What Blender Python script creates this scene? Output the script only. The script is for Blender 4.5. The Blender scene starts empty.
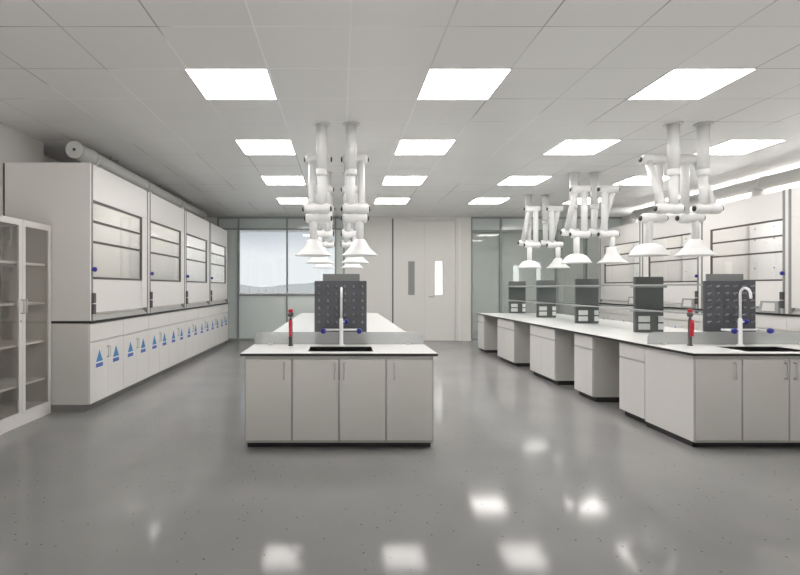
import bpy, bmesh, math, random
from mathutils import Vector, Matrix
random.seed(4)
S = bpy.context.scene
COL = S.collection
PI = math.pi

# ------------------------------------------------------------------ materials
def mat(name, col, rough=0.5, metal=0.0, spec=0.5, noise=0.0, nscale=30, emis=None, trans=0.0, alpha=1.0, coat=0.0):
    m = bpy.data.materials.new(name); m.use_nodes = True
    nt = m.node_tree; b = nt.nodes['Principled BSDF']
    b.inputs['Base Color'].default_value = (*col, 1)
    b.inputs['Roughness'].default_value = rough
    b.inputs['Metallic'].default_value = metal
    b.inputs['Specular IOR Level'].default_value = spec
    b.inputs['Transmission Weight'].default_value = trans
    b.inputs['Alpha'].default_value = alpha
    b.inputs['Coat Weight'].default_value = coat
    if emis:
        b.inputs['Emission Color'].default_value = (*emis[0], 1)
        b.inputs['Emission Strength'].default_value = emis[1]
    if noise:
        tc = nt.nodes.new('ShaderNodeTexCoord'); n = nt.nodes.new('ShaderNodeTexNoise')
        n.inputs['Scale'].default_value = nscale; n.inputs['Detail'].default_value = 4
        nt.links.new(tc.outputs['Object'], n.inputs['Vector'])
        mx = nt.nodes.new('ShaderNodeMix'); mx.data_type = 'RGBA'
        nt.links.new(n.outputs['Fac'], mx.inputs['Factor'])
        mx.inputs['A'].default_value = (*[c*(1-noise) for c in col], 1)
        mx.inputs['B'].default_value = (*[min(1, c*(1+noise)) for c in col], 1)
        nt.links.new(mx.outputs['Result'], b.inputs['Base Color'])
    return m

def glass_mat(name, tint, refl_rough=0.02, ior=1.5, extra_diffuse=0.0, dcol=(.5, .5, .5)):
    """thin pane: tinted transparency + Fresnel mirror (+ some diffuse for coated or frosted glass)"""
    m = bpy.data.materials.new(name); m.use_nodes = True
    nt = m.node_tree; nt.nodes.clear()
    out = nt.nodes.new('ShaderNodeOutputMaterial')
    tr = nt.nodes.new('ShaderNodeBsdfTransparent'); tr.inputs['Color'].default_value = (*tint, 1)
    gl = nt.nodes.new('ShaderNodeBsdfGlossy'); gl.inputs['Roughness'].default_value = refl_rough
    fr = nt.nodes.new('ShaderNodeFresnel'); fr.inputs['IOR'].default_value = ior
    mx = nt.nodes.new('ShaderNodeMixShader')
    base = tr
    if extra_diffuse:
        df = nt.nodes.new('ShaderNodeBsdfDiffuse'); df.inputs['Color'].default_value = (*dcol, 1)
        m2 = nt.nodes.new('ShaderNodeMixShader'); m2.inputs['Fac'].default_value = extra_diffuse
        nt.links.new(tr.outputs[0], m2.inputs[1]); nt.links.new(df.outputs[0], m2.inputs[2]); base = m2
    ge = nt.nodes.new('ShaderNodeNewGeometry'); io = nt.nodes.new('ShaderNodeMix')
    io.inputs['A'].default_value = ior; io.inputs['B'].default_value = 1/ior     # same Fresnel on both faces of the pane
    nt.links.new(ge.outputs['Backfacing'], io.inputs['Factor']); nt.links.new(io.outputs['Result'], fr.inputs['IOR'])
    nt.links.new(fr.outputs[0], mx.inputs['Fac'])
    nt.links.new(base.outputs[0], mx.inputs[1]); nt.links.new(gl.outputs[0], mx.inputs[2])
    nt.links.new(mx.outputs[0], out.inputs['Surface'])
    return m

M = {}
M['laminate'] = mat('warm_white_laminate', (.675, .66, .628), .35, noise=.015, nscale=6)
M['laminate_edge'] = mat('grey_laminate_edge', (.48, .465, .445), .45)
M['steel_white'] = mat('powder_coated_white', (.745, .725, .697), .32, noise=.012, nscale=4)
M['top_white'] = mat('worktop_white', (.80, .80, .78), .22, noise=.01, nscale=20)
M['top_edge'] = mat('worktop_black_edge', (.025, .024, .022), .4)
M['toe'] = mat('toe_kick_dark', (.03, .029, .028), .6)
M['edge_bar'] = mat('edge_banding_grey', (.42, .405, .385), .4)
M['toe_grey'] = mat('toe_kick_grey', (.24, .235, .22), .5)
M['alu'] = mat('aluminium_profile', (.40, .40, .39), .35, metal=.35)
M['post'] = mat('grey_anodised_post', (.25, .25, .245), .4)
M['chrome'] = mat('pale_satin_metal', (.60, .59, .57), .3, metal=.35)
M['dark_bar'] = mat('dark_sash_bar', (.095, .085, .075), .4)
M['socket'] = mat('socket_grey', (.07, .07, .07), .45)
M['socket_white'] = mat('socket_plate_white', (.78, .78, .77), .35)
M['blue'] = mat('blue_valve_plastic', (.025, .025, .28), .35)
M['tri'] = mat('sticker_blue', (.06, .25, .50), .5)
M['tri_bar'] = mat('sticker_violet_blue', (.10, .15, .46), .5)
M['sticker_white'] = mat('sticker_white', (.78, .79, .80), .5)
M['red'] = mat('red_plastic', (.50, .008, .03), .35)
M['black'] = mat('black_plastic', (.03, .03, .03), .4)
M['dark_grey'] = mat('dark_grey_body', (.085, .08, .078), .4)
M['peg_board'] = mat('peg_board_grey', (.085, .088, .10), .5, noise=.03, nscale=40)
M['peg'] = mat('peg_grey', (.22, .22, .235), .45)
M['rack_grey'] = mat('rack_column_grey', (.115, .122, .12), .45)
M['rack_bar'] = mat('rack_bar_grey', (.33, .345, .335), .4)
M['rack_back'] = mat('rack_cap_grey', (.20, .205, .205), .5)
M['plastic'] = mat('arm_white_plastic', (.69, .69, .685), .35)
M['tap_white'] = mat('tap_white_epoxy', (.82, .82, .84), .25)
M['duct'] = mat('duct_white', (.62, .62, .60), .4)
M['wall'] = mat('wall_paint', (.70, .685, .66), .6, noise=.015, nscale=2)
M['wall_grey'] = mat('wall_grey_paint', (.60, .61, .59), .6, noise=.02, nscale=2)
M['panel_wall'] = mat('wall_panel_beige', (.675, .665, .63), .5, noise=.012, nscale=1.5)
M['door'] = mat('door_beige', (.69, .68, .645), .45, noise=.01, nscale=2)
M['joint'] = mat('dark_joint', (.12, .12, .115), .6)
M['frame_grey'] = mat('window_frame_grey', (.27, .29, .285), .4)
M['light'] = mat('light_diffuser', (.9, .9, .9), .5, emis=((1, .972, .958), 13.0))
M['light_frame'] = mat('light_frame_white', (.75, .75, .74), .4)
M['hood_lamp'] = mat('hood_lamp', (.9, .9, .9), .5, emis=((1, .99, .97), 13.0))
M['strip'] = mat('uplight_diffuser', (.9, .9, .9), .5, emis=((1, .985, .96), 10.0))
M['slit'] = mat('lit_slit_window', (.9, .9, .9), .4, emis=((1, 1, .99), .80))
M['pane_grey'] = mat('grey_vision_pane', (.30, .30, .29), .08)
M['sash_glass'] = glass_mat('sash_glass', (.965, .968, .968))
M['cab_glass'] = glass_mat('cabinet_glass', (.955, .95, .935))
M['win_glass'] = glass_mat('window_glass', (.93, .94, .942))
M['fill_glass'] = glass_mat('fill_window_glass', (.62, .62, .62))  # tint dims the sky light coming through the added back window
M['green_glass'] = glass_mat('partition_glass', (.92, .945, .93), extra_diffuse=.27, dcol=(.66, .71, .68))
M['spandrel'] = mat('spandrel_glass', (.62, .67, .65), .06)
M['transom'] = mat('transom_glass', (.55, .60, .59), .08)
M['frosted'] = glass_mat('frosted_splash_glass', (.80, .81, .81), refl_rough=.3, extra_diffuse=.45, dcol=(.62, .63, .63))
M['shelf_glass'] = glass_mat('shelf_glass', (.72, .78, .76), extra_diffuse=.12, dcol=(.5, .55, .53))
M['sink'] = mat('sink_black', (.02, .02, .02), .35)
M['interior'] = mat('hood_liner', (.80, .80, .80), .4, noise=.02, nscale=3)
M['baffle'] = mat('hood_baffle', (.84, .83, .82), .4)
M['cab_inner'] = mat('cabinet_inner', (.60, .575, .55), .5)
M['hill'] = mat('hazy_hill', (.0125, .0145, .0165), .9, noise=.06, nscale=.02)
M['bounce_terrace'] = mat('bounce_terrace_paving', (.30, .295, .285), .8, noise=.05, nscale=2)
M['ground'] = mat('outdoor_ground', (.022, .024, .026), .9, noise=.05, nscale=.05)

def floor_mat():
    m = bpy.data.materials.new('speckled_grey_vinyl'); m.use_nodes = True
    nt = m.node_tree; b = nt.nodes['Principled BSDF']; L = nt.links
    tc = nt.nodes.new('ShaderNodeTexCoord')
    n1 = nt.nodes.new('ShaderNodeTexNoise'); n1.inputs['Scale'].default_value = 1.3; n1.inputs['Detail'].default_value = 5
    v = nt.nodes.new('ShaderNodeTexVoronoi'); v.inputs['Scale'].default_value = 26; v.inputs['Randomness'].default_value = 1
    v2 = nt.nodes.new('ShaderNodeTexVoronoi'); v2.inputs['Scale'].default_value = 41
    for n in (n1, v, v2): L.new(tc.outputs['Object'], n.inputs['Vector'])
    r0 = nt.nodes.new('ShaderNodeValToRGB')
    r0.color_ramp.elements[0].position = .3; r0.color_ramp.elements[0].color = (.245, .242, .2395, 1)
    r0.color_ramp.elements[1].position = .7; r0.color_ramp.elements[1].color = (.28, .277, .274, 1)
    L.new(n1.outputs['Fac'], r0.inputs['Fac'])
    def speck(vn, thr, sel):
        lt = nt.nodes.new('ShaderNodeMath'); lt.operation = 'LESS_THAN'; lt.inputs[1].default_value = thr
        L.new(vn.outputs['Distance'], lt.inputs[0])
        sp = nt.nodes.new('ShaderNodeSeparateColor'); L.new(vn.outputs['Color'], sp.inputs[0])
        gt = nt.nodes.new('ShaderNodeMath'); gt.operation = 'GREATER_THAN'; gt.inputs[1].default_value = sel
        L.new(sp.outputs[0], gt.inputs[0])
        mu = nt.nodes.new('ShaderNodeMath'); mu.operation = 'MULTIPLY'
        L.new(lt.outputs[0], mu.inputs[0]); L.new(gt.outputs[0], mu.inputs[1]); return mu
    s1 = speck(v, .15, .80); s2 = speck(v2, .16, .84)
    mx = nt.nodes.new('ShaderNodeMix'); mx.data_type = 'RGBA'; mx.inputs['B'].default_value = (.13, .126, .121, 1)
    L.new(s1.outputs[0], mx.inputs['Factor']); L.new(r0.outputs['Color'], mx.inputs['A'])
    mx2 = nt.nodes.new('ShaderNodeMix'); mx2.data_type = 'RGBA'; mx2.inputs['B'].default_value = (.30, .292, .283, 1)
    L.new(s2.outputs[0], mx2.inputs['Factor']); L.new(mx.outputs['Result'], mx2.inputs['A'])
    # waxed vinyl: matt base under a thin polish that mirrors at grazing angles
    df = nt.nodes.new('ShaderNodeBsdfDiffuse'); L.new(mx2.outputs['Result'], df.inputs['Color'])
    gl = nt.nodes.new('ShaderNodeBsdfGlossy'); gl.inputs['Roughness'].default_value = .095; gl.inputs['Color'].default_value = (1, .995, .985, 1)
    lw = nt.nodes.new('ShaderNodeLayerWeight'); lw.inputs['Blend'].default_value = .5
    pw = nt.nodes.new('ShaderNodeMath'); pw.operation = 'POWER'; pw.inputs[1].default_value = 5.8; L.new(lw.outputs['Facing'], pw.inputs[0])
    ma = nt.nodes.new('ShaderNodeMath'); ma.operation = 'MULTIPLY_ADD'; ma.inputs[1].default_value = 1.0; ma.inputs[2].default_value = .006; L.new(pw.outputs[0], ma.inputs[0])
    mn = nt.nodes.new('ShaderNodeMath'); mn.operation = 'MINIMUM'; mn.inputs[1].default_value = .36; L.new(ma.outputs[0], mn.inputs[0])
    ms = nt.nodes.new('ShaderNodeMixShader'); L.new(mn.outputs[0], ms.inputs['Fac']); L.new(df.outputs[0], ms.inputs[1]); L.new(gl.outputs[0], ms.inputs[2])
    L.new(ms.outputs[0], nt.nodes['Material Output'].inputs['Surface']); nt.nodes.remove(b)
    return m
M['floor'] = floor_mat()

def ceil_mat():
    m = bpy.data.materials.new('ceiling_tiles'); m.use_nodes = True
    nt = m.node_tree; b = nt.nodes['Principled BSDF']; L = nt.links
    tc = nt.nodes.new('ShaderNodeTexCoord'); sx = nt.nodes.new('ShaderNodeSeparateXYZ')
    L.new(tc.outputs['Object'], sx.inputs[0])
    def line(out, off, w):
        a = nt.nodes.new('ShaderNodeMath'); a.operation = 'SUBTRACT'; a.inputs[1].default_value = off
        L.new(out, a.inputs[0])
        d = nt.nodes.new('ShaderNodeMath'); d.operation = 'DIVIDE'; d.inputs[1].default_value = .6
        L.new(a.outputs[0], d.inputs[0])
        f = nt.nodes.new('ShaderNodeMath'); f.operation = 'PINGPONG'; f.inputs[1].default_value = .5
        L.new(d.outputs[0], f.inputs[0])
        lt = nt.nodes.new('ShaderNodeMath'); lt.operation = 'LESS_THAN'; lt.inputs[1].default_value = w/.6
        L.new(f.outputs[0], lt.inputs[0]); return lt
    lx = line(sx.outputs['X'], .065, .0050); ly = line(sx.outputs['Y'], 3.735, .0040)
    mxm = nt.nodes.new('ShaderNodeMath'); mxm.operation = 'MAXIMUM'
    L.new(lx.outputs[0], mxm.inputs[0]); L.new(ly.outputs[0], mxm.inputs[1])
    # joints come and go: some tight, some open
    n = nt.nodes.new('ShaderNodeTexNoise'); n.inputs['Scale'].default_value = .9; n.inputs['Detail'].default_value = 1
    L.new(tc.outputs['Object'], n.inputs['Vector'])
    rp = nt.nodes.new('ShaderNodeValToRGB'); rp.color_ramp.elements[0].position = .35; rp.color_ramp.elements[1].position = .6
    rp.color_ramp.elements[0].color = (.2, .2, .2, 1); rp.color_ramp.elements[1].color = (.8, .8, .8, 1)
    L.new(n.outputs['Fac'], rp.inputs['Fac'])
    mu = nt.nodes.new('ShaderNodeMath'); mu.operation = 'MULTIPLY'
    L.new(mxm.outputs[0], mu.inputs[0]); L.new(rp.outputs['Color'], mu.inputs[1])
    # tile tone
    vo = nt.nodes.new('ShaderNodeTexWhiteNoise'); vo.noise_dimensions = '2D'
    sn = nt.nodes.new('ShaderNodeVectorMath'); sn.operation = 'SUBTRACT'; sn.inputs[1].default_value = (.065, 3.735, 0)
    L.new(tc.outputs['Object'], sn.inputs[0])
    dv = nt.nodes.new('ShaderNodeVectorMath'); dv.operation = 'SCALE'; dv.inputs['Scale'].default_value = 1/.6
    L.new(sn.outputs[0], dv.inputs[0])
    fl = nt.nodes.new('ShaderNodeVectorMath'); fl.operation = 'FLOOR'; L.new(dv.outputs[0], fl.inputs[0])
    L.new(fl.outputs[0], vo.inputs['Vector'])
    tone = nt.nodes.new('ShaderNodeMix'); tone.data_type = 'RGBA'
    tone.inputs['A'].default_value = (.80, .792, .786, 1); tone.inputs['B'].default_value = (.825, .817, .811, 1)
    L.new(vo.outputs['Value'], tone.inputs['Factor'])
    mx = nt.nodes.new('ShaderNodeMix'); mx.data_type = 'RGBA'; 
    n3 = nt.nodes.new('ShaderNodeTexNoise'); n3.inputs['Scale'].default_value = .55; n3.inputs['Detail'].default_value = 0
    mp = nt.nodes.new('ShaderNodeVectorMath'); mp.operation = 'ADD'; mp.inputs[1].default_value = (7.3, 2.1, 0)
    L.new(tc.outputs['Object'], mp.inputs[0]); L.new(mp.outputs[0], n3.inputs['Vector'])
    r3 = nt.nodes.new('ShaderNodeValToRGB'); r3.color_ramp.elements[0].position = .54; r3.color_ramp.elements[1].position = .58
    r3.color_ramp.elements[0].color = (.16, .16, .155, 1); r3.color_ramp.elements[1].color = (.98, .98, .97, 1)
    L.new(n3.outputs['Fac'], r3.inputs['Fac']); L.new(r3.outputs['Color'], mx.inputs['B'])
    L.new(mu.outputs[0], mx.inputs['Factor']); L.new(tone.outputs['Result'], mx.inputs['A'])
    L.new(mx.outputs['Result'], b.inputs['Base Color'])
    b.inputs['Roughness'].default_value = .35
    return m
M['ceiling'] = ceil_mat()

# ------------------------------------------------------------------ mesh helpers
def box(bm, x0, x1, y0, y1, z0, z1):
    v = [bm.verts.new(p) for p in ((x0,y0,z0),(x1,y0,z0),(x1,y1,z0),(x0,y1,z0),(x0,y0,z1),(x1,y0,z1),(x1,y1,z1),(x0,y1,z1))]
    for f in ((0,3,2,1),(4,5,6,7),(0,1,5,4),(1,2,6,5),(2,3,7,6),(3,0,4,7)):
        bm.faces.new([v[i] for i in f])
    return v
def bbox(x0, x1, y0, y1, z0, z1, bev=0.0, seg=2):
    bm = bmesh.new()
    box(bm, min(x0,x1), max(x0,x1), min(y0,y1), max(y0,y1), min(z0,z1), max(z0,z1))
    if bev: bmesh.ops.bevel(bm, geom=list(bm.edges), offset=bev, segments=seg, affect='EDGES', profile=.5)
    return bm
def ring(bm, c, t, r, n, ref=None):
    t = t.normalized()
    a = ref if ref is not None else (Vector((0,0,1)) if abs(t.z) < .9 else Vector((1,0,0)))
    u = t.cross(a).normalized(); w = t.cross(u).normalized()
    return [bm.verts.new(c + r*(math.cos(2*PI*k/n)*u + math.sin(2*PI*k/n)*w)) for k in range(n)]
def tube(bm, pts, r, n=12, cap=True):
    pts = [Vector(p) for p in pts]
    rs = r if isinstance(r, (list, tuple)) else [r]*len(pts)
    T = []
    for i in range(len(pts)):
        a = pts[max(0,i-1)]; b = pts[min(len(pts)-1,i+1)]
        T.append((b-a).normalized())
    # parallel transport
    t0 = T[0]; a = Vector((0,0,1)) if abs(t0.z) < .9 else Vector((1,0,0))
    u = t0.cross(a).normalized(); rings = []
    for p, t, rr in zip(pts, T, rs):
        u = (u - t*u.dot(t)).normalized(); w = t.cross(u)
        rings.append([bm.verts.new(p + rr*(math.cos(2*PI*k/n)*u + math.sin(2*PI*k/n)*w)) for k in range(n)])
    for A, B in zip(rings, rings[1:]):
        for k in range(n):
            f = bm.faces.new((A[k], A[(k+1)%n], B[(k+1)%n], B[k])); f.smooth = True
    if cap:
        bm.faces.new(rings[0][::-1]); bm.faces.new(rings[-1])
def lathe(bm, prof, c=(0,0,0), n=24, axis='z', capb=True, capt=True):
    rings = []
    for r, h in prof:
        rg = []
        for k in range(n):
            a = 2*PI*k/n
            p = (r*math.cos(a), r*math.sin(a), h) if axis == 'z' else ((h, r*math.cos(a), r*math.sin(a)) if axis == 'x' else (r*math.sin(a), h, r*math.cos(a)))
            rg.append(bm.verts.new((c[0]+p[0], c[1]+p[1], c[2]+p[2])))
        rings.append(rg)
    for A, B in zip(rings, rings[1:]):
        for k in range(n):
            f = bm.faces.new((A[k], A[(k+1)%n], B[(k+1)%n], B[k])); f.smooth = True
    if capb: bm.faces.new(rings[0][::-1])
    if capt: bm.faces.new(rings[-1])
def prism(bm, poly, axis, a0, a1):
    """poly of 2D points extruded along axis; axis 'x': poly=(y,z); 'y': (x,z); 'z': (x,y)"""
    def P(q, a): return (a, q[0], q[1]) if axis == 'x' else ((q[0], a, q[1]) if axis == 'y' else (q[0], q[1], a))
    A = [bm.verts.new(P(q, a0)) for q in poly]; B = [bm.verts.new(P(q, a1)) for q in poly]
    bm.faces.new(A); bm.faces.new(B[::-1]); n = len(poly)
    for i in range(n): bm.faces.new((A[i], B[i], B[(i+1)%n], A[(i+1)%n]))
def slab_hole(xs, ys, z0, z1):
    bm = bmesh.new()
    for (z, fl) in ((z1, False), (z0, True)):
        g = [[bm.verts.new((x, y, z)) for y in ys] for x in xs]
        for i in range(3):
            for j in range(3):
                if i == 1 and j == 1: continue
                q = [g[i][j], g[i+1][j], g[i+1][j+1], g[i][j+1]]
                bm.faces.new(q[::-1] if fl else q)
    bm.verts.ensure_lookup_table()
    top = [v for v in bm.verts if v.co.z == z1 or abs(v.co.z-z1) < 1e-6]
    def at(x, y, z): return min(bm.verts, key=lambda v: (v.co-Vector((x,y,z))).length)
    X, Y = xs, ys
    outer = [(X[0],Y[0]),(X[1],Y[0]),(X[2],Y[0]),(X[3],Y[0]),(X[3],Y[1]),(X[3],Y[2]),(X[3],Y[3]),(X[2],Y[3]),(X[1],Y[3]),(X[0],Y[3]),(X[0],Y[2]),(X[0],Y[1])]
    inner = [(X[1],Y[1]),(X[1],Y[2]),(X[2],Y[2]),(X[2],Y[1])]
    for lp in (outer, inner):
        for i in range(len(lp)):
            a, b = lp[i], lp[(i+1) % len(lp)]
            bm.faces.new((at(*a, z0), at(*b, z0), at(*b, z1), at(*a, z1)))
    return bm

def obj(name, bm, m, parent=None, loc=None, fix=True):
    if fix: bmesh.ops.recalc_face_normals(bm, faces=list(bm.faces))
    me = bpy.data.meshes.new(name); bm.to_mesh(me); bm.free()
    ms = m if isinstance(m, (list, tuple)) else [m]
    for k in ms: me.materials.append(M[k] if isinstance(k, str) else k)
    o = bpy.data.objects.new(name, me); COL.objects.link(o)
    if parent is not None: o.parent = parent
    if loc: o.location = loc
    return o
def tag(o, label=None, cat=None, group=None):
    if label: o['label'] = label
    if cat: o['category'] = cat
    if group: o['group'] = group
    return o
def thing(name, label, cat, loc=(0,0,0), group=None, rz=0):
    o = bpy.data.objects.new(name, None); COL.objects.link(o); o.empty_display_size = .1
    o.location = loc; o.rotation_euler = (0,0,rz)
    return tag(o, label, cat, group)
def struct(name, bm, m, parent=None):
    o = obj(name, bm, m, parent)
    if parent is None: o['kind'] = 'structure'
    return o
def dup(root, loc, label, group=None):
    r = root.copy(); COL.objects.link(r); r.location = loc; r['label'] = label
    if group: r['group'] = group
    def rec(src, dst):
        for ch in list(src.children):
            c = ch.copy(); COL.objects.link(c); c.parent = dst
            rec(ch, c)
    rec(root, r); return r
def two_tone(o):
    for p in o.data.polygons: p.material_index = 0 if p.normal.z > .9 else 1

ORD = ['nearest', 'second nearest', 'third nearest', 'farthest']

# ------------------------------------------------------------------ room shell
H = 2.85; FAR = 11.6; LX = -3.32; RX = 6.47; BK = -2.4
bm = bmesh.new(); box(bm, LX-.6, RX+.2, BK-.2, FAR+3.2, -.15, 0); struct('floor', bm, 'floor')
bm = bmesh.new(); box(bm, LX-.6, RX+.2, BK-.2, FAR+3.2, H, H+.15); struct('ceiling', bm, 'ceiling')
bm = bmesh.new(); prism(bm, [(LX,BK),(LX,5.66),(LX-.3,5.66),(LX-.3,FAR),(LX-.5,FAR),(LX-.5,BK)], 'z', 0, H); struct('wall_left', bm, 'wall')
struct('wall_right', bbox(RX, RX+.2, BK, FAR+3.2, 0, H), 'wall')
bm = bmesh.new(); box(bm, LX, RX, BK-.2, BK, 0, .3); box(bm, LX, RX, BK-.2, BK, H-.1, H)
for x in (LX, -1.0, 1.4, 3.8, RX-.12): box(bm, x, x+.12, BK-.2, BK, .3, H-.1)
struct('wall_back', bm, 'wall')
bw = struct('window_6', bbox(LX+.12, RX-.12, BK-.14, BK-.11, .3, .34), 'frame_grey')  # unseen window wall, added to bring light onto the ceiling
for a, b in ((LX+.12, -1.0), (-.88, 1.4), (1.52, 3.8), (3.92, RX-.12)):
    obj('clear_pane', bbox(a, b, BK-.13, BK-.12, .34, H-.1), 'fill_glass', bw)
struct('bounce_terrace', bbox(-30, 34, BK-40, BK-.2, -.3, -.1), 'bounce_terrace')  # added outside the back window, bounces daylight up to the ceiling

def px(x): return (x-340)*FAR/505
def pz(y): return 1.23-(y-287.5)*FAR/505
# far wall pieces: grey pier on the left, beige panelled wall around the door
struct('wall_far', bbox(LX-.5, -2.80, FAR, FAR+.15, 0, H), 'wall_grey')
xa, xb = px(344), px(471)
dx0, dx1 = px(393.5), px(457.5)
bm = bmesh.new()
box(bm, xa, dx0-.035, FAR, FAR+.12, 0, H); box(bm, dx1, xb, FAR, FAR+.12, 0, H); box(bm, dx0-.035, dx1, FAR, FAR+.12, 2.815, H)
struct('wall_far_panel', bm, 'panel_wall')
struct('trim_1', bbox(dx0-.035, dx0, FAR-.004, FAR+.1, 0, 2.815), 'joint')
struct('trim_2', bbox(xb, xb+.03, FAR-.02, FAR+.12, 0, H), 'frame_grey')
struct('trim_3', bbox(dx1+.03, dx1+.06, FAR-.012, FAR, 0, 2.80, .003), 'light_frame')
# door
fr = bmesh.new(); t = .035
box(fr, dx0, dx0+t, FAR-.012, FAR+.1, 0, 2.815); box(fr, dx1-t, dx1, FAR-.012, FAR+.1, 0, 2.815); box(fr, dx0+t, dx1-t, FAR-.012, FAR+.1, 2.78, 2.815)
door = struct('door_1', fr, 'door'); door['label'] = 'tall beige double door with two slit vision panes in the far wall'
mid = px(424.8)
def leaf(x0, x1, wx0, wx1, wm):
    z0, z1 = pz(294.6), pz(261.6)
    b = slab_hole([x0, wx0, wx1, x1], [.006, z0, z1, 2.775], 0, .045)
    for v in b.verts: v.co = Vector((v.co.x, FAR+.02+v.co.z, v.co.y))
    lf = obj('door_leaf', b, 'door', door)
    p = bbox(wx0, wx1, FAR+.033, FAR+.043, z0, z1)
    obj('vision_pane', p, wm, lf)
    f = bmesh.new(); g = .012
    for q in ((wx0-g, wx0, z0-g, z1+g), (wx1, wx1+g, z0-g, z1+g), (wx0, wx1, z0-g, z0), (wx0, wx1, z1, z1+g)):
        box(f, q[0], q[1], FAR+.014, FAR+.02, q[2], q[3])
    obj('vision_frame', f, 'alu' if wm == 'pane_grey' else 'light_frame', lf)
    return lf
leaf(dx0+t+.003, mid-.002, px(408.6), px(414.4), 'pane_grey')
l2 = leaf(mid+.002, dx1-t-.003, px(435.2), px(442.4), 'slit')
h = bmesh.new(); tube(h, [(mid+.10, FAR+.02, 1.02), (mid+.10, FAR-.03, 1.02), (mid+.21, FAR-.03, 1.02)], .009, 8); obj('door_handle', h, 'alu', l2)

# left window wall: transom, two clear lights, spandrel glass below
wz0, wz1 = pz(294.3), pz(230.0)
wx = [-2.80, px(238.5), px(287), px(335.5), px(343.9)]
fm = bmesh.new(); d0, d1 = FAR, FAR+.08
for x in wx: box(fm, x-.018, x+.018, d0-.02, d1, 0, H)
for i in range(4):
    for zc, w in ((H-.02, .04), (wz1+.02, .036), (wz0-.015, .04), (.03, .06)):
        if i in (0, 3) and zc < wz0 and zc > .1: continue
        box(fm, wx[i]+.018, wx[i+1]-.018, d0-.012, d1-.01, zc-w/2, zc+w/2)
win = struct('window_1', fm, 'frame_grey'); win['label'] = 'far glazed wall with two large clear panes looking out on hazy hills'
for i in range(4):
    a, b = wx[i]+.018, wx[i+1]-.018
    obj('transom_pane', bbox(a, b, FAR+.03, FAR+.045, wz1+.038, H-.04), 'transom', win)
    if i in (1, 2):
        obj('clear_pane', bbox(a, b, FAR+.03, FAR+.038, wz0+.005, wz1+.002), 'win_glass', win)
        obj('spandrel_panel', bbox(a, b, FAR+.02, FAR+.05, .06, wz0-.035), 'spandrel', win)
    else:
        obj('side_panel', bbox(a, b, FAR+.02, FAR+.05, .06, wz1+.002), 'spandrel', win)
sill = obj('window_sill', bbox(wx[1]+.018, wx[3]-.018, FAR-.03, FAR+.018, wz0+.005, wz0+.022), 'light_frame', win)

# right glass partition with a lobby behind
gx = [xb+.03, px(501), px(557), px(586), RX]
fm = bmesh.new()
for i, x in enumerate(gx[1:-1]): box(fm, x-.022, x+.022, d0-.02, d1, 0, H)
for i in range(4):
    a = gx[i]+(.022 if i else 0); b = gx[i+1]-(.022 if i < 3 else 0)
    for zc, w in ((H-.02, .04), (2.53, .05), (.04, .08)):
        box(fm, a, b, d0-.012, d1-.01, zc-w/2, zc+w/2)
part_ = struct('window_2', fm, 'frame_grey'); part_['label'] = 'grey green glass partition to the right of the beige door'
for i in range(4):
    a = gx[i]+(.022 if i else 0); b = gx[i+1]-(.022 if i < 3 else 0)
    obj('transom_pane', bbox(a, b, FAR+.03, FAR+.042, 2.555, H-.04), 'transom', part_)
    obj('tinted_pane', bbox(a, b, FAR+.03, FAR+.042, .08, 2.505), 'green_glass', part_)
# lobby behind the partition
struct('wall_lobby', bbox(-.1, RX, FAR+3.0, FAR+3.2, 0, H), 'wall_grey')
struct('wall_lobby_side', bbox(-.1, .0, FAR+.12, FAR+3.0, 0, H), 'wall_grey')
for i, (a, b, y0, y1) in enumerate(((513.5, 518.7, 265.5, 282.5), (536.8, 540.4, 262, 294))):
    Z = FAR+2.98; k = Z/505
    struct('window_%d' % (3+i), bbox((a-340)*k, (b-340)*k, Z-.01, Z+.02, 1.23-(y1+3-287.5)*k, 1.23-(y0-287.5)*k), 'slit')
lob = thing('ceiling_light', 'unseen ceiling light added to brighten the lobby behind the glass partition', 'ceiling light', (3.0, FAR+1.2, H))  # added unseen lamp, brightens what shows through the partition

# outdoors
g = bmesh.new(); n = 40
def hz(x, s): return 3.2*math.sin(x*.021+s)+1.6*math.sin(x*.057+2*s)+.6*math.sin(x*.16+s*3)
row0 = []; row1 = []; row2 = []
for i in range(n*3+1):
    x = -260+i*3.2
    top = max(.6, 5.2-.022*(x+60)+hz(x, .8))
    row0.append(g.verts.new((x, 380, -12))); row1.append(g.verts.new((x, 420, top))); row2.append(g.verts.new((x, 520, -12)))
for A, B in ((row0, row1), (row1, row2)):
    for i in range(n*3): f = g.faces.new((A[i], A[i+1], B[i+1], B[i])); f.smooth = True
struct('hills', g, 'hill')
struct('ground_outside', bbox(-300, 200, FAR+8, 600, -12.2, -12), 'ground')

# ------------------------------------------------------------------ ceiling lights
def light_parts(root):
    f = bmesh.new(); s = .304; t = .006
    for q in ((-s, s, -s, -s+t), (-s, s, s-t, s), (-s, -s+t, -s+t, s-t), (s-t, s, -s+t, s-t)): box(f, *q, -.006, 0)
    obj('light_frame', f, 'light_frame', root)
    obj('diffuser', bbox(-s+t, s-t, -s+t, s-t, -.005, -.001), 'light', root)
light_parts(lob)
dup(lob, (5.0, FAR+1.2, H), 'second unseen ceiling light added to brighten the lobby, on the right')  # second added lobby lamp
colx = [-.845, .965, 2.775, 4.585]; cname = ['left', 'second from left', 'third from left', 'right']
rowy = [4.035, 5.835, 7.635, 9.435]
for j, y in enumerate(rowy):
    for i, x in enumerate(colx):
        if i == 3 and j == 0:
            lab = 'ceiling light panel past the right edge of the nearest row'
        else:
            lab = 'square glowing ceiling light panel, %s row from the camera, %s column' % (ORD[j], cname[i])
        dup(lob, (x, y, H), lab, 'recessed ceiling light panels')
lob['group'] = 'recessed ceiling light panels'

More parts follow.
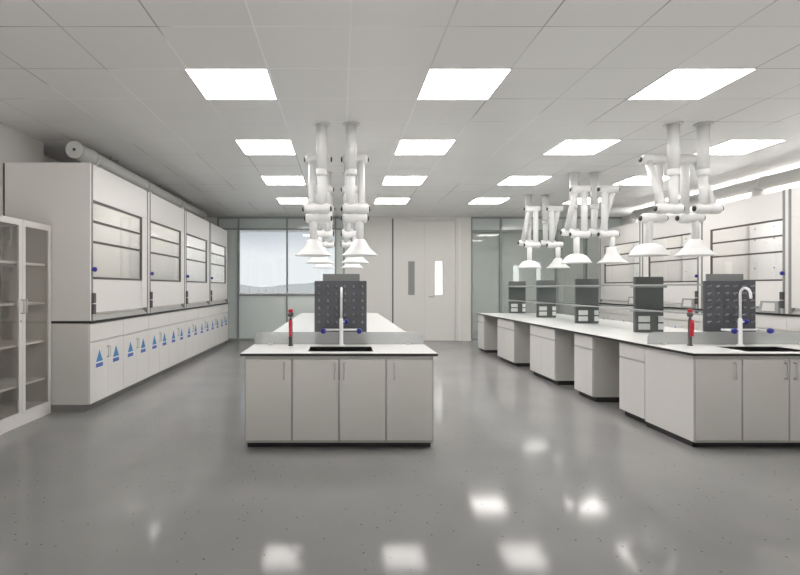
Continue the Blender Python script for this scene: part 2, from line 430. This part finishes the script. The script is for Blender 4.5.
# ------------------------------------------------------------------ fume hoods
HW = 1.53
HD = .84
def hood_builder(s, root):
    """local: x from the front plane towards the wall = s*v ; y along the row ; z above worktop level 0"""
    def B(v0, v1, y0, y1, z0, z1, bev=0): return bbox(s*v0, s*v1, y0, y1, z0, z1, bev)
    top = 1.56
    for y0, y1 in ((0.001, .022), (HW-.022, HW-.001)):
        sp = obj('side_panel', B(0, HD, y0, y1, 0, top), 'steel_white', root)
    obj('rear_filler', B(HD, HD+.016, 0.004, .03, 0, top-.004), 'black', root)
    obj('back_panel', B(HD-.03, HD, .022, HW-.022, 0, top), 'interior', root)
    obj('top_panel', B(.02, HD-.03, .022, HW-.022, top-.02, top), 'steel_white', root)
    bf = obj('baffle', B(HD-.11, HD-.095, .05, HW-.05, .12, 1.30), 'baffle', root)
    bb = bmesh.new()
    for yy in (.16, .5, HW-.5, HW-.16):
        for zz in (.2, .62, 1.05, 1.22):
            lathe(bb, [(.013, 0), (.013, .008)], (s*(HD-.11)-(.008 if s > 0 else 0), yy, zz), 10, 'x')
    obj('bolts', bb, 'alu', bf)
    for y0, y1 in ((0.022, .063), (HW-.063, HW-.022)):
        p = bmesh.new(); prism(p, [(s*.0, y0+.0), (s*.05, y0), (s*.05, y1), (s*.0, y1), (s*-.008, (y0+y1)/2)], 'z', 0, top)
        obj('corner_post', p, 'post', root)
    obj('upper_fascia', B(0, .02, .064, HW-.064, 1.205, top, .002), 'steel_white', root)
    obj('side_fascia', B(0, .02, 1.303, HW-.064, .078, 1.203, .002), 'steel_white', root)
    obj('lower_panel', B(0.002, .02, .064, 1.301, .078, .408, .002), 'steel_white', root)
    # sash
    sb = bmesh.new()
    for z in (.425, .785, .99, 1.19):
        box(sb, *sorted((s*-.004, s*.022)), .064, 1.285, z-.011, z+.011)
    box(sb, *sorted((s*-.004, s*.022)), 1.285, 1.301, .414, 1.201)
    sash = obj('sash', sb, 'dark_bar', root)
    for z0, z1 in ((.437, .773), (.797, .978), (1.002, 1.178)):
        obj('sash_pane', B(.008, .013, .064, 1.285, z0, z1), 'sash_glass', sash)
    a = bmesh.new(); prism(a, [(s*-.005, .0), (s*.10, .0), (s*.10, .05), (s*.05, .05)], 'y', .064, HW-.064)
    obj('airfoil', a, 'alu', root)
    k = bmesh.new(); lathe(k, [(.012, 0), (.012, .014), (.024, .016), (.026, .03), (.02, .042), (.006, .044)], (0, .034, .51), 14, 'x')
    for v in k.verts: v.co.x = -s*(v.co.x+.004)
    obj('valve_knob', k, 'blue', root)
    for z in (.115, .225):
        so = obj('socket', B(-.022, -.001, .026, .085, z-.05, z+.05, .006), 'socket', root)
    obj('hood_lamp', B(.25, .40, .3, 1.2, top-.05, top-.02), 'hood_lamp', root)
    if s > 0:
        b = bmesh.new(); prism(b, [(.09, .0), (.40, .0), (.36, .155), (.09, .155)], 'x', -.03, 0)
        cp = obj('control_panel', b, 'rack_bar', root)
        b = bmesh.new(); prism(b, [(.14, .025), (.34, .025), (.315, .13), (.14, .13)], 'x', -.034, -.03); obj('control_face', b, 'steel_white', cp)

def base_builder(s, root):
    W = HW/2
    def B(v0, v1, y0, y1, z0, z1, bev=0): return bbox(s*v0, s*v1, y0, y1, z0, z1, bev)
    obj('carcass', B(.02, HD, 0.0005, W-.0005, .075, .875), 'laminate', root)
    obj('toe_kick', B(.06, HD, 0.0005, W-.0005, 0, .075), 'toe_grey', root)
    obj('drawer_front', B(0, .0195, .003, W-.003, .695, .868, .002), 'steel_white', root)
    for k in range(2):
        y0 = .003 + k*(W/2-.001); y1 = y0+W/2-.005
        d = obj('door', B(0, .0195, y0, y1, .078, .680, .002), 'steel_white', root)
        yc = (y0+y1)/2
        hy = (y1-.020) if k == 0 else (y0+.020)
        hb = bmesh.new(); tube(hb, [(0, hy, .50), (-s*.016, hy, .50), (-s*.019, hy, .505), (-s*.019, hy, .605), (-s*.016, hy, .61), (0, hy, .61)], .004, 8)
        obj('handle', hb, 'chrome', d)
        st = bmesh.new(); prism(st, [(yc-.085, .413), (yc+.085, .413), (yc+.085, .475), (yc+.012, .61), (yc-.012, .61), (yc-.085, .475)], 'x', -s*.0016, 0)
        sk = obj('sticker', st, 'sticker_white', d)
        tr = bmesh.new(); prism(tr, [(yc-.073, .477), (yc+.073, .477), (yc, .598)], 'x', -s*.0024, -s*.0016)
        obj('blue_triangle', tr, 'tri', sk)
        ba = bmesh.new(); prism(ba, [(yc-.075, .421), (yc+.075, .421), (yc+.075, .462), (yc-.075, .462)], 'x', -s*.0024, -s*.0016)
        obj('blue_bar', ba, 'tri_bar', sk)

NTH = ['first', 'second', 'third', 'fourth', 'fifth', 'sixth', 'seventh', 'eighth']
HB = {}
for side, s, xf, ys in (('left', -1, -2.46, 4.97), ('right', 1, 5.60, 4.80)):
    n0 = 'fume hood along the %s wall' % side
    pos = ['nearest the camera', 'second from the camera', 'third from the camera', 'farthest from the camera']
    if side == 'left': pos[0] = 'nearest the camera behind the glass-fronted cabinet'
    if side == 'right': pos[0] = 'cut off by the photo edge, nearest the camera'
    r = thing('fume_hood', 'white %s, %s' % (n0, pos[0]), 'fume hood', (xf, ys, .9), 'fume hoods along the %s wall' % side)
    hood_builder(s, r)
    for i in range(1, 4): dup(r, (xf, ys+i*HW, .9), 'white %s, %s' % (n0, pos[i]))
    b = thing('base_cabinet', 'x', 'cabinet', (xf, ys, 0), 'base cabinets under the %s fume hoods' % side)
    base_builder(s, b)
    L = 'white base cabinet with blue triangle stickers under the %s hoods, %s from the camera'
    b['label'] = L % (side, NTH[0])
    for i in range(1, 8): dup(b, (xf, ys+i*HW/2, 0), L % (side, NTH[i]))
    w = thing('worktop', 'black-edged worktop under the row of %s fume hoods' % side, 'worktop', (xf, ys, .875))
    t_ = obj('slab', bbox(s*-.012, s*HD, -.004, 4*HW, 0, .025), ['rack_bar', 'top_edge'], w); two_tone(t_)
    # exhaust duct above
    dxx = xf+s*.37; yl = ys+.42; y_end = ys+5.4
    d = thing('exhaust_duct', 'round white exhaust duct running above the %s fume hoods' % side, 'duct', (dxx, yl, 2.70))
    p = bmesh.new(); tube(p, [(0, 0, 0), (0, y_end-yl, 0)], .088, 24)
    obj('duct_pipe', p, 'duct', d)
    p = bmesh.new(); lathe(p, [(.095, -.012), (.095, .0)], (0, 0, 0), 24, 'y'); ec = obj('end_cap', p, 'duct', d)
    p = bmesh.new(); lathe(p, [(.016, -.02), (.016, -.012)], (0, 0, 0), 12, 'y'); obj('cap_plug', p, 'socket', ec)
    for i in range(4):
        yy = ys+(i+.5)*HW-yl
        if 0.1 < yy < y_end-yl:
            p = bmesh.new(); lathe(p, [(.10, yy-.02), (.10, yy+.02)], (0, 0, 0), 24, 'y'); obj('flange', p, 'duct', d)
        if .02 < yy < y_end-yl:
            p = bmesh.new(); tube(p, [(0, yy+.12, -.24), (0, yy+.12, -.06)], .075, 20); obj('drop_pipe', p, 'duct', d)
        yh = yy+.5
        if yh < y_end-yl:
            p = bmesh.new(); tube(p, [(0, yh, .08), (0, yh, .15)], .006, 8); box(p, -.1, .1, yh-.015, yh+.015, .088, .096); obj('hanger', p, 'alu', d)

# linear uplights lying on top of the hoods, near the wall
for side, xf, sg, a, b, k in (('right', 5.60, 1, 5.0, 10.8, 'strip'),):
    w = thing('linear_uplight', 'long linear uplight lying on top of the %s fume hoods' % side, 'uplight', (xf, a, 2.46))
    obj('housing', bbox(sg*.60, sg*.74, 0, b-a, 0, .035, .003), 'light_frame', w)
    obj('diffuser', bbox(sg*.61, sg*.73, .01, b-a-.01, .035, .045), k, w)

# ------------------------------------------------------------------ glass-fronted cabinet on the left
c = thing('glass_cabinet', 'tall white cabinet with glass doors and shelves at the left edge', 'cabinet', (LX, 4.055, 0))
cx = .487; cw = .90; ch = 1.838
b = bmesh.new()
box(b, 0.002, cx-.022, 0, .018, .10, ch); box(b, 0.002, cx-.022, cw-.018, cw, .10, ch)
box(b, 0.002, cx-.022, .018, cw-.018, ch-.018, ch); box(b, 0.002, cx-.022, .018, cw-.018, .10, .118)
obj('carcass', b, 'steel_white', c)
obj('back_panel', bbox(0.002, .012, .018, cw-.018, .118, ch-.018), 'cab_inner', c)
obj('plinth', bbox(0.002, cx-.004, 0, cw, 0, .10), 'steel_white', c)
for z in (.345, .71, 1.08, 1.45):
    obj('shelf', bbox(.014, cx-.05, .02, cw-.02, z-.011, z+.011, .002), 'steel_white', c)
for k in range(2):
    y0 = .002+k*cw/2; y1 = y0+cw/2-.004; z0, z1 = .102, ch-.002; t = .062; tb = .055
    fb = bmesh.new()
    box(fb, cx-.02, cx, y0, y0+t*.7, z0, z1); box(fb, cx-.02, cx, y1-t*.7, y1, z0, z1)
    box(fb, cx-.02, cx, y0+t*.7, y1-t*.7, z0, z0+tb*.35); box(fb, cx-.02, cx, y0+t*.7, y1-t*.7, z1-tb, z1)
    d = obj('door', fb, 'steel_white', c)
    obj('glass', bbox(cx-.012, cx-.008, y0+t*.7, y1-t*.7, z0+tb*.35, z1-tb), 'cab_glass', d)
    hy = y1-.018 if k == 0 else y0+.018
    hb = bmesh.new(); tube(hb, [(cx, hy, 1.0), (cx+.025, hy, 1.0), (cx+.028, hy, 1.005), (cx+.028, hy, 1.115), (cx+.025, hy, 1.12), (cx, hy, 1.12)], .006, 8)
    obj('handle', hb, 'chrome', d)
    lk = bmesh.new(); lathe(lk, [(.011, 0), (.011, .008)], (cx, hy, .93), 12, 'x')
    if k == 0: obj('lock', lk, 'chrome', d)
    else: lk.free()

# ------------------------------------------------------------------ lab benches
BH = .73; Y0 = 3.82; Y1 = 9.9; BWD = .748
SY = 4.48   # back of the sink cabinet
def build_bench(X, which):
    adj = {'centre': 'centre', 'right': 'right-hand'}[which]
    b = thing('lab_bench', 'long white-topped %s laboratory bench with black edge and sink cut-out' % adj, 'lab bench', (X, 0, 0))
    t = obj('worktop', slab_hole([-BWD, -.242, .268, BWD], [Y0, 3.945, 4.275, Y1], BH-.020, BH), ['top_white', 'top_edge'], b); two_tone(t)
    s_ = bmesh.new(); a, c_, y0, y1, zb = -.247, .273, 3.940, 4.280, BH-.22
    box(s_, a, a+.006, y0, y1, zb, BH-.0245); box(s_, c_-.006, c_, y0, y1, zb, BH-.0245)
    box(s_, a+.006, c_-.006, y0, y0+.006, zb, BH-.0245); box(s_, a+.006, c_-.006, y1-.006, y1, zb, BH-.0245); box(s_, a+.006, c_-.006, y0+.006, y1-.006, zb, zb+.006)
    sk = obj('sink_basin', s_, 'sink', b)
    dr = bmesh.new(); lathe(dr, [(.03, zb+.006), (.03, zb+.010)], (0, 4.11, 0), 16); obj('drain', dr, 'chrome', sk)
    # steel underframe
    sides = (-1, 1) if which == 'centre' else (1,)
    for sx in sides:
        for y in (4.62, 6.2, 7.8, 9.75):
            lb = bmesh.new(); x = sx*(BWD-.09)
            box(lb, x-.02, x+.02, y-.03, y+.03, .02, BH-.064); lathe(lb, [(.022, 0), (.022, .02)], (x, y, 0), 12)
            obj('leg', lb, 'steel_white', b)
        x = sx*(BWD-.09)
        obj('rail', bbox(x-.02, x+.02, SY+.03, Y1-.05, BH-.064, BH-.024), 'steel_white', b)
    obj('centre_panel', bbox(-.01, .01, SY+.03, Y1-.06, .10, BH-.026), 'laminate', b)
    # sink cabinet
    c = thing('sink_cabinet', 'white four-door sink cabinet under the front end of the %s bench' % adj, 'cabinet', (X, 3.848, 0))
    w = .718; D = SY-3.848
    cb = bmesh.new(); th = .018; zt = BH-.0245
    box(cb, -w, -w+th, .02, D, .046, zt); box(cb, w-th, w, .02, D, .046, zt)
    box(cb, -w+th, w-th, .02, D, .046, .064); box(cb, -w+th, w-th, D-.01, D, .064, zt)
    box(cb, -w+th, w-th, .02, .05, zt-.022, zt)
    obj('carcass', cb, 'steel_white', c)
    fb = bmesh.new(); dw = 2*w/4
    for k in range(5): box(fb, -w+k*dw-(.004 if 0 < k < 4 else (0 if k == 0 else .006)), -w+k*dw+(.004 if 0 < k < 4 else (.006 if k == 0 else 0)), .004, .0195, .046, zt)
    for k in range(4):
        lo = -w+k*dw+(.004 if k else .006); hi = -w+(k+1)*dw-(.004 if k < 3 else .006)
        box(fb, lo, hi, .004, .0195, zt-.022, zt); box(fb, lo, hi, .004, .0195, .046, .062)
    obj('face_frame', fb, 'edge_bar', c)
    obj('toe_kick', bbox(-w+.012, w-.012, .05, D, 0, .046), 'toe', c)
    hand = (1, 1, -1, -1)
    for k in range(4):
        x0 = -w+k*dw+.006; x1 = x0+dw-.012
        d = obj('door', bbox(x0, x1, 0, .018, .064, zt-.024, .0015), 'laminate', c)
        hx = x1-.055 if hand[k] > 0 else x0+.03
        if k == 3: hx = x0+.055
        if k == 1: hx = x1-.03
        hb = bmesh.new(); tube(hb, [(hx, 0, .535), (hx, -.024, .535), (hx, -.027, .54), (hx, -.027, .65), (hx, -.024, .655), (hx, 0, .655)], .005, 8)
        obj('handle', hb, 'chrome', d)
    # splash guard across the bench
    g = thing('splash_guard', 'low frosted glass splash guard across the %s bench behind the tap' % adj, 'splash guard', (X, 4.41, BH))
    pb = bmesh.new(); hw = .738; hh = .112; r = .05
    poly = [(-hw, .004), (hw, .004)] + [(hw-r+r*math.cos(a), hh-r+r*math.sin(a)) for a in [k*PI/12 for k in range(7)]] + [(-hw+r-r*math.sin(a), hh-r+r*math.cos(a)) for a in [k*PI/12 for k in range(7)]]
    prism(pb, poly, 'y', -.004, .004); obj('glass_panel', pb, 'frosted', g)
    for x in (-.60, .60):
        obj('clip', bbox(x-.02, x+.02, -.012, .012, 0, .02, .002), 'chrome', g)
    # drying rack (peg board)
    p = thing('drying_rack', 'dark grey drying peg board standing behind the %s sink' % adj, 'drying rack', (X+.012, 4.46, BH))
    pb2 = bmesh.new(); box(pb2, -.230, .230, -.008, .008, .105, .558)
    bmesh.ops.bevel(pb2, geom=list(pb2.edges), offset=.004, segments=2, affect='EDGES')
    obj('board', pb2, 'peg_board', p)
    obj('drip_tray', bbox(-.225, .225, -.018, .03, 0, .10, .006), 'rack_back', p)
    for i in range(6):
        for j in range(6):
            x = -.19+i*.0762; z = .505-j*.0625
            q = bmesh.new(); tube(q, [(x, -.008, z), (x, -.02, z+.004), (x, -.038, z+.012)], [.011, .008, .006], 8)
            obj('peg', q, 'peg', p)
    # tap
    f = thing('laboratory_tap', 'white gooseneck laboratory tap with blue knobs at the %s sink' % adj, 'tap', (X+.018, 4.345, BH))
    q = bmesh.new(); lathe(q, [(.03, 0), (.03, .008), (.018, .014), (.017, .225), (.013, .235)], (0, 0, 0), 18); obj('body', q, 'tap_white', f)
    q = bmesh.new(); R_ = .055
    pts = [(0, 0, .235), (0, 0, .44)] + [(0, -R_+R_*math.cos(a), .44+R_*math.sin(a)) for a in [PI*k/10 for k in range(1, 11)]] + [(0, -2*R_-.004, .42), (0, -2*R_-.004, .405)]
    tube(q, pts, [.0105]*(len(pts)-2)+[.0115, .008], 12); obj('spout', q, 'tap_white', f)
    q = bmesh.new(); tube(q, [(-.15, 0, .137), (.15, 0, .137)], .009, 12); cb_ = obj('crossbar', q, 'tap_white', f)
    for sx in (-1, 1):
        q = bmesh.new(); tube(q, [(sx*.15, .01, .137), (sx*.15, -.11, .137)], [.010, .009], 10); vz = obj('nozzle', q, 'tap_white', f)
        q = bmesh.new(); lathe(q, [(.012, 0), (.022, -.006), (.024, -.02), (.019, -.034), (.006, -.038)], (sx*.15, -.11, .137), 14, 'y'); obj('blue_knob', q, 'blue', vz)
    q = bmesh.new(); tube(q, [(.012, 0, .205), (.034, -.006, .207)], .008, 10); vz = obj('valve', q, 'tap_white', f)
    q = bmesh.new(); lathe(q, [(.011, 0), (.021, .006), (.023, .02), (.018, .032), (.006, .036)], (.028, -.006, .207), 14, 'x'); obj('blue_knob', q, 'blue', vz)
    # eyewash
    e = thing('eyewash', 'red and dark grey hand eyewash standing left of the %s tap' % adj, 'eyewash', (X-.417, 4.34, BH))
    q = bmesh.new(); lathe(q, [(.024, 0), (.024, .006), (.016, .012), (.0165, .20), (.013, .228), (.009, .238), (.009, .25)], (0, 0, 0), 16); obj('body', q, 'dark_grey', e)
    q = bmesh.new(); prism(q, [(-.016, .08), (-.030, .085), (-.036, .2), (-.024, .222), (-.014, .205)], 'x', -.013, .013); obj('lever', q, 'red', e)
    q = bmesh.new(); lathe(q, [(.008, .245), (.022, .252), (.025, .27), (.019, .288)], (0, 0, 0), 16); hd = obj('spray_head', q, 'dark_grey', e)
    q = bmesh.new(); lathe(q, [(.019, .288), (.021, .296), (.02, .31), (.01, .316)], (0, 0, 0), 16); obj('dust_cap', q, 'red', hd)
    # reagent rack
    k_ = thing('reagent_rack', 'grey reagent rack with sockets and two glass shelves on the %s bench' % adj, 'reagent rack', (X+.018, 0, BH))
    obj('end_plate', bbox(-.165, .165, 4.515, 4.53, 0, .622, .002), 'rack_back', k_)
    for y in (5.62, 7.03, 8.42, 9.80):
        cb2 = bmesh.new(); box(cb2, -.160, .160, y, y+.04, .0, .62)
        bmesh.ops.bevel(cb2, geom=list(cb2.edges), offset=.005, segments=2, affect='EDGES')
        cc = obj('column', cb2, 'rack_grey', k_)
        for z in (.065, .150):
            for x0, x1 in ((-.125, .005), (.095, .155)):
                so = obj('socket', bbox(x0, x1, y-.008, y, z-.033, z+.033, .004), 'socket_white', cc)
        for z in (.245, .515): obj('bracket', bbox(-.185, .185, y-.02, y+.06, z-.016, z+.006, .003), 'rack_bar', cc)
    for z in (.252, .522):
        sh = obj('shelf', bbox(-.16, .16, 4.532, 9.88, z, z+.008), 'shelf_glass', k_)
        eb = bmesh.new()
        for sx in (-1, 1): box(eb, *sorted((sx*.161, sx*.172)), 4.532, 9.88, z-.004, z+.012)
        obj('shelf_rail', eb, 'rack_bar', sh)
build_bench(-.007, 'centre')
build_bench(3.425, 'right')

# cabinets under the right bench, fronts facing the aisle
def under_cab(y0, y1, label, wide):
    x = 3.425-.718-.004
    c = thing('bench_cabinet', label, 'cabinet', (x, y0, 0), 'cabinets under the right bench')
    W = y1-y0; zt = BH-.0245
    obj('carcass', bbox(.02, .55, 0, W, .055, zt), 'laminate', c)
    obj('toe_kick', bbox(.05, .54, .012, W-.012, 0, .055), 'toe', c)
    n = 2 if wide else 1
    obj('drawer_front', bbox(0, .0195, .003, W-.003, .572, zt-.004, .002), 'steel_white', c)
    obj('grip_rail', bbox(.006, .0195, .003, W-.003, .552, .571), 'laminate_edge', c)
    for k in range(n):
        a = .003+k*(W-.003)/n; b = (k+1)*(W-.003)/n
        obj('door', bbox(0, .0195, a, b, .06, .551, .002), 'steel_white', c)
for y0, y1, l, w in ((4.482, 4.89, 'narrow white cabinet beside the sink cabinet of the right bench', 0),
                     (5.41, 5.83, 'narrow white cabinet under the right bench between two knee spaces', 0),
                     (6.36, 7.19, 'wide white cabinet under the right bench, nearer of the two wide ones', 1),
                     (7.85, 8.67, 'wide white cabinet under the right bench, farther of the two wide ones', 1),
                     (9.50, 9.89, 'narrow white cabinet at the far end of the right bench', 0)):
    under_cab(y0, y1, l, w)

# ------------------------------------------------------------------ extraction arms
def arm(root, X, Yp, cone, right_drop):
    """root on the ceiling over the hood; arm folded as a zigzag; Yp = offset of the ceiling post"""
    r = .041; zA, zB, zD = 2.56-H, 2.01-H, 1.95-H; L = .26
    m_ = -1 if right_drop else 1
    xp = .045*m_; xt = -.06*m_      # lateral stations on the knuckles
    p = bmesh.new(); tube(p, [(xp, Yp, 0), (xp, Yp, 2.40-H)], .054, 20); lathe(p, [(.085, -.012), (.085, 0)], (xp, Yp, 0), 24)
    cp = obj('ceiling_post', p, 'plastic', root)
    p = bmesh.new(); lathe(p, [(.05, 2.335-H), (.056, 2.345-H), (.056, 2.40-H)], (xp, Yp, 0), 20); obj('collar', p, 'plastic', root)
    p = bmesh.new(); tube(p, [(xp, Yp, 2.34-H), (xp, Yp, zB)], r, 16); obj('upper_tube', p, 'plastic', root)
    p = bmesh.new(); tube(p, [(xt, Yp, zB), (xt, 0, zA)], r*.92, 16); obj('middle_tube', p, 'plastic', root)
    p = bmesh.new(); tube(p, [(xp+.01*m_, 0, zA), (xp+.01*m_, 0, zD)], r, 16); obj('lower_tube', p, 'plastic', root)
    for y, z in ((Yp, zB), (0, zA), (0, zD)):
        p = bmesh.new(); lathe(p, [(.030, -L/2), (.046, -L/2+.012), (.053, -L/2+.03), (.053, -.02), (.047, 0), (.053, .02), (.053, L/2-.03), (.046, L/2-.012), (.030, L/2)], (0, y, z), 20, 'x')
        j = obj('knuckle', p, 'plastic', root)
        for sx in (-1, 1):
            p = bmesh.new(); lathe(p, [(.027, 0), (.029, .006), (.024, .014), (.012, .017)], (0, y, z), 14, 'x')
            for v in p.verts: v.co.x = sx*(v.co.x+L/2)
            obj('knob', p, 'black', j)
    xd = .05 if right_drop else -.05
    zb = 1.56-H; zt = zb+{'cone': .22, 'low': .17, 'dome': .125}[cone]
    p = bmesh.new(); lathe(p, [(r*.85, zt-.01), (r*.85, zt+.03), (r*.95, zt+.035), (r*.95, zD)], (xd, 0, 0), 16); obj('drop_pipe', p, 'plastic', root)
    R_ = .19
    if cone == 'cone': prof = [(.045, zt), (.06, zt-.03), (.085, zb+.12), (.125, zb+.055), (R_-.004, zb+.012), (R_, zb), (R_-.006, zb), (.12, zb+.045), (.05, zb+.13), (.03, zt-.03)]
    elif cone == 'low': prof = [(.045, zt), (.06, zt-.012), (.105, zb+.085), (.15, zb+.035), (R_-.003, zb+.006), (R_, zb), (R_-.008, zb), (.15, zb+.025), (.10, zb+.07), (.04, zt-.03)]
    else: prof = [(.045, zt), (.075, zt-.004), (.12, zt-.026), (.16, zb+.055), (.18, zb+.02), (R_, zb+.005), (R_, zb), (R_-.008, zb), (.15, zb+.05), (.10, zt-.035), (.04, zt-.015)]
    p = bmesh.new(); lathe(p, prof, (xd, 0, 0), 32); obj('capture_hood', p, 'plastic', root)

Yz = [(5.25, -.25), (6.85, .29), (8.55, .29)]
for bx, bname in ((-.036, 'centre'), (3.45, 'right')):
    for r_, (y, yp) in enumerate(Yz):
        for k, sx in enumerate((-1, 1)):
            kind = 'low' if bname == 'centre' else ('cone' if (r_ == 1 and k == 1) else ('low' if k == 1 else 'dome'))
            lab = 'white fume extraction arm over the %s bench, %s arm of the %s pair' % (bname, ('left', 'right')[k], ('nearest', 'middle', 'farthest')[r_])
            a = thing('extraction_arm', lab, 'extraction arm', (bx+sx*.1915, y, H), 'extraction arms over the %s bench' % bname)
            arm(a, bx, yp, kind, k == 1)

# ------------------------------------------------------------------ world
w = bpy.data.worlds.new('overcast_sky'); S.world = w; w.use_nodes = True
nt = w.node_tree; bg = nt.nodes['Background']
tc = nt.nodes.new('ShaderNodeTexCoord'); sp = nt.nodes.new('ShaderNodeSeparateXYZ'); nt.links.new(tc.outputs['Generated'], sp.inputs[0])
rp = nt.nodes.new('ShaderNodeValToRGB'); e = rp.color_ramp.elements
e[0].position = 0; e[0].color = (.76, .785, .80, 1); e[1].position = 1; e[1].color = (.52, .60, .70, 1)
for p_, c_ in ((.06, (.76, .785, .80, 1)), (.115, (.46, .50, .55, 1))):
    q = e.new(p_); q.color = c_
nt.links.new(sp.outputs['Z'], rp.inputs['Fac']); nt.links.new(rp.outputs['Color'], bg.inputs['Color'])
mr = nt.nodes.new('ShaderNodeMapRange'); mr.inputs['From Min'].default_value = .1; mr.inputs['From Max'].default_value = -.6
mr.inputs['To Min'].default_value = 1.0; mr.inputs['To Max'].default_value = 1.0      # the sun lamp below, not the sky, brightens the camera's side
nt.links.new(sp.outputs['Y'], mr.inputs['Value']); nt.links.new(mr.outputs['Result'], bg.inputs['Strength'])

sd = bpy.data.lights.new('bounce_sun', 'SUN'); sd.energy = 53; sd.angle = .02; sd.color = (1, .97, .935)  # added to light the floor behind the camera and bounce onto the ceiling
so_ = bpy.data.objects.new('bounce_sun', sd); COL.objects.link(so_)
so_.rotation_euler = (math.radians(45), 0, math.radians(0)); so_.location = (1.5, -12, 12)

# ------------------------------------------------------------------ camera
cd = bpy.data.cameras.new('camera'); cam = bpy.data.objects.new('camera', cd); COL.objects.link(cam)
cam.location = (0, 0, 1.23); cam.rotation_euler = (PI/2, 0, 0)
cd.sensor_width = 36; cd.lens = 505/800*36; cd.shift_x = 60/800; cd.clip_end = 2000; cd.clip_start = .05
S.camera = cam
S.view_settings.view_transform = 'Standard'; S.view_settings.look = 'None'
S.view_settings.gamma = 1; S.view_settings.use_curve_mapping = False
S.view_settings.exposure = 0.42
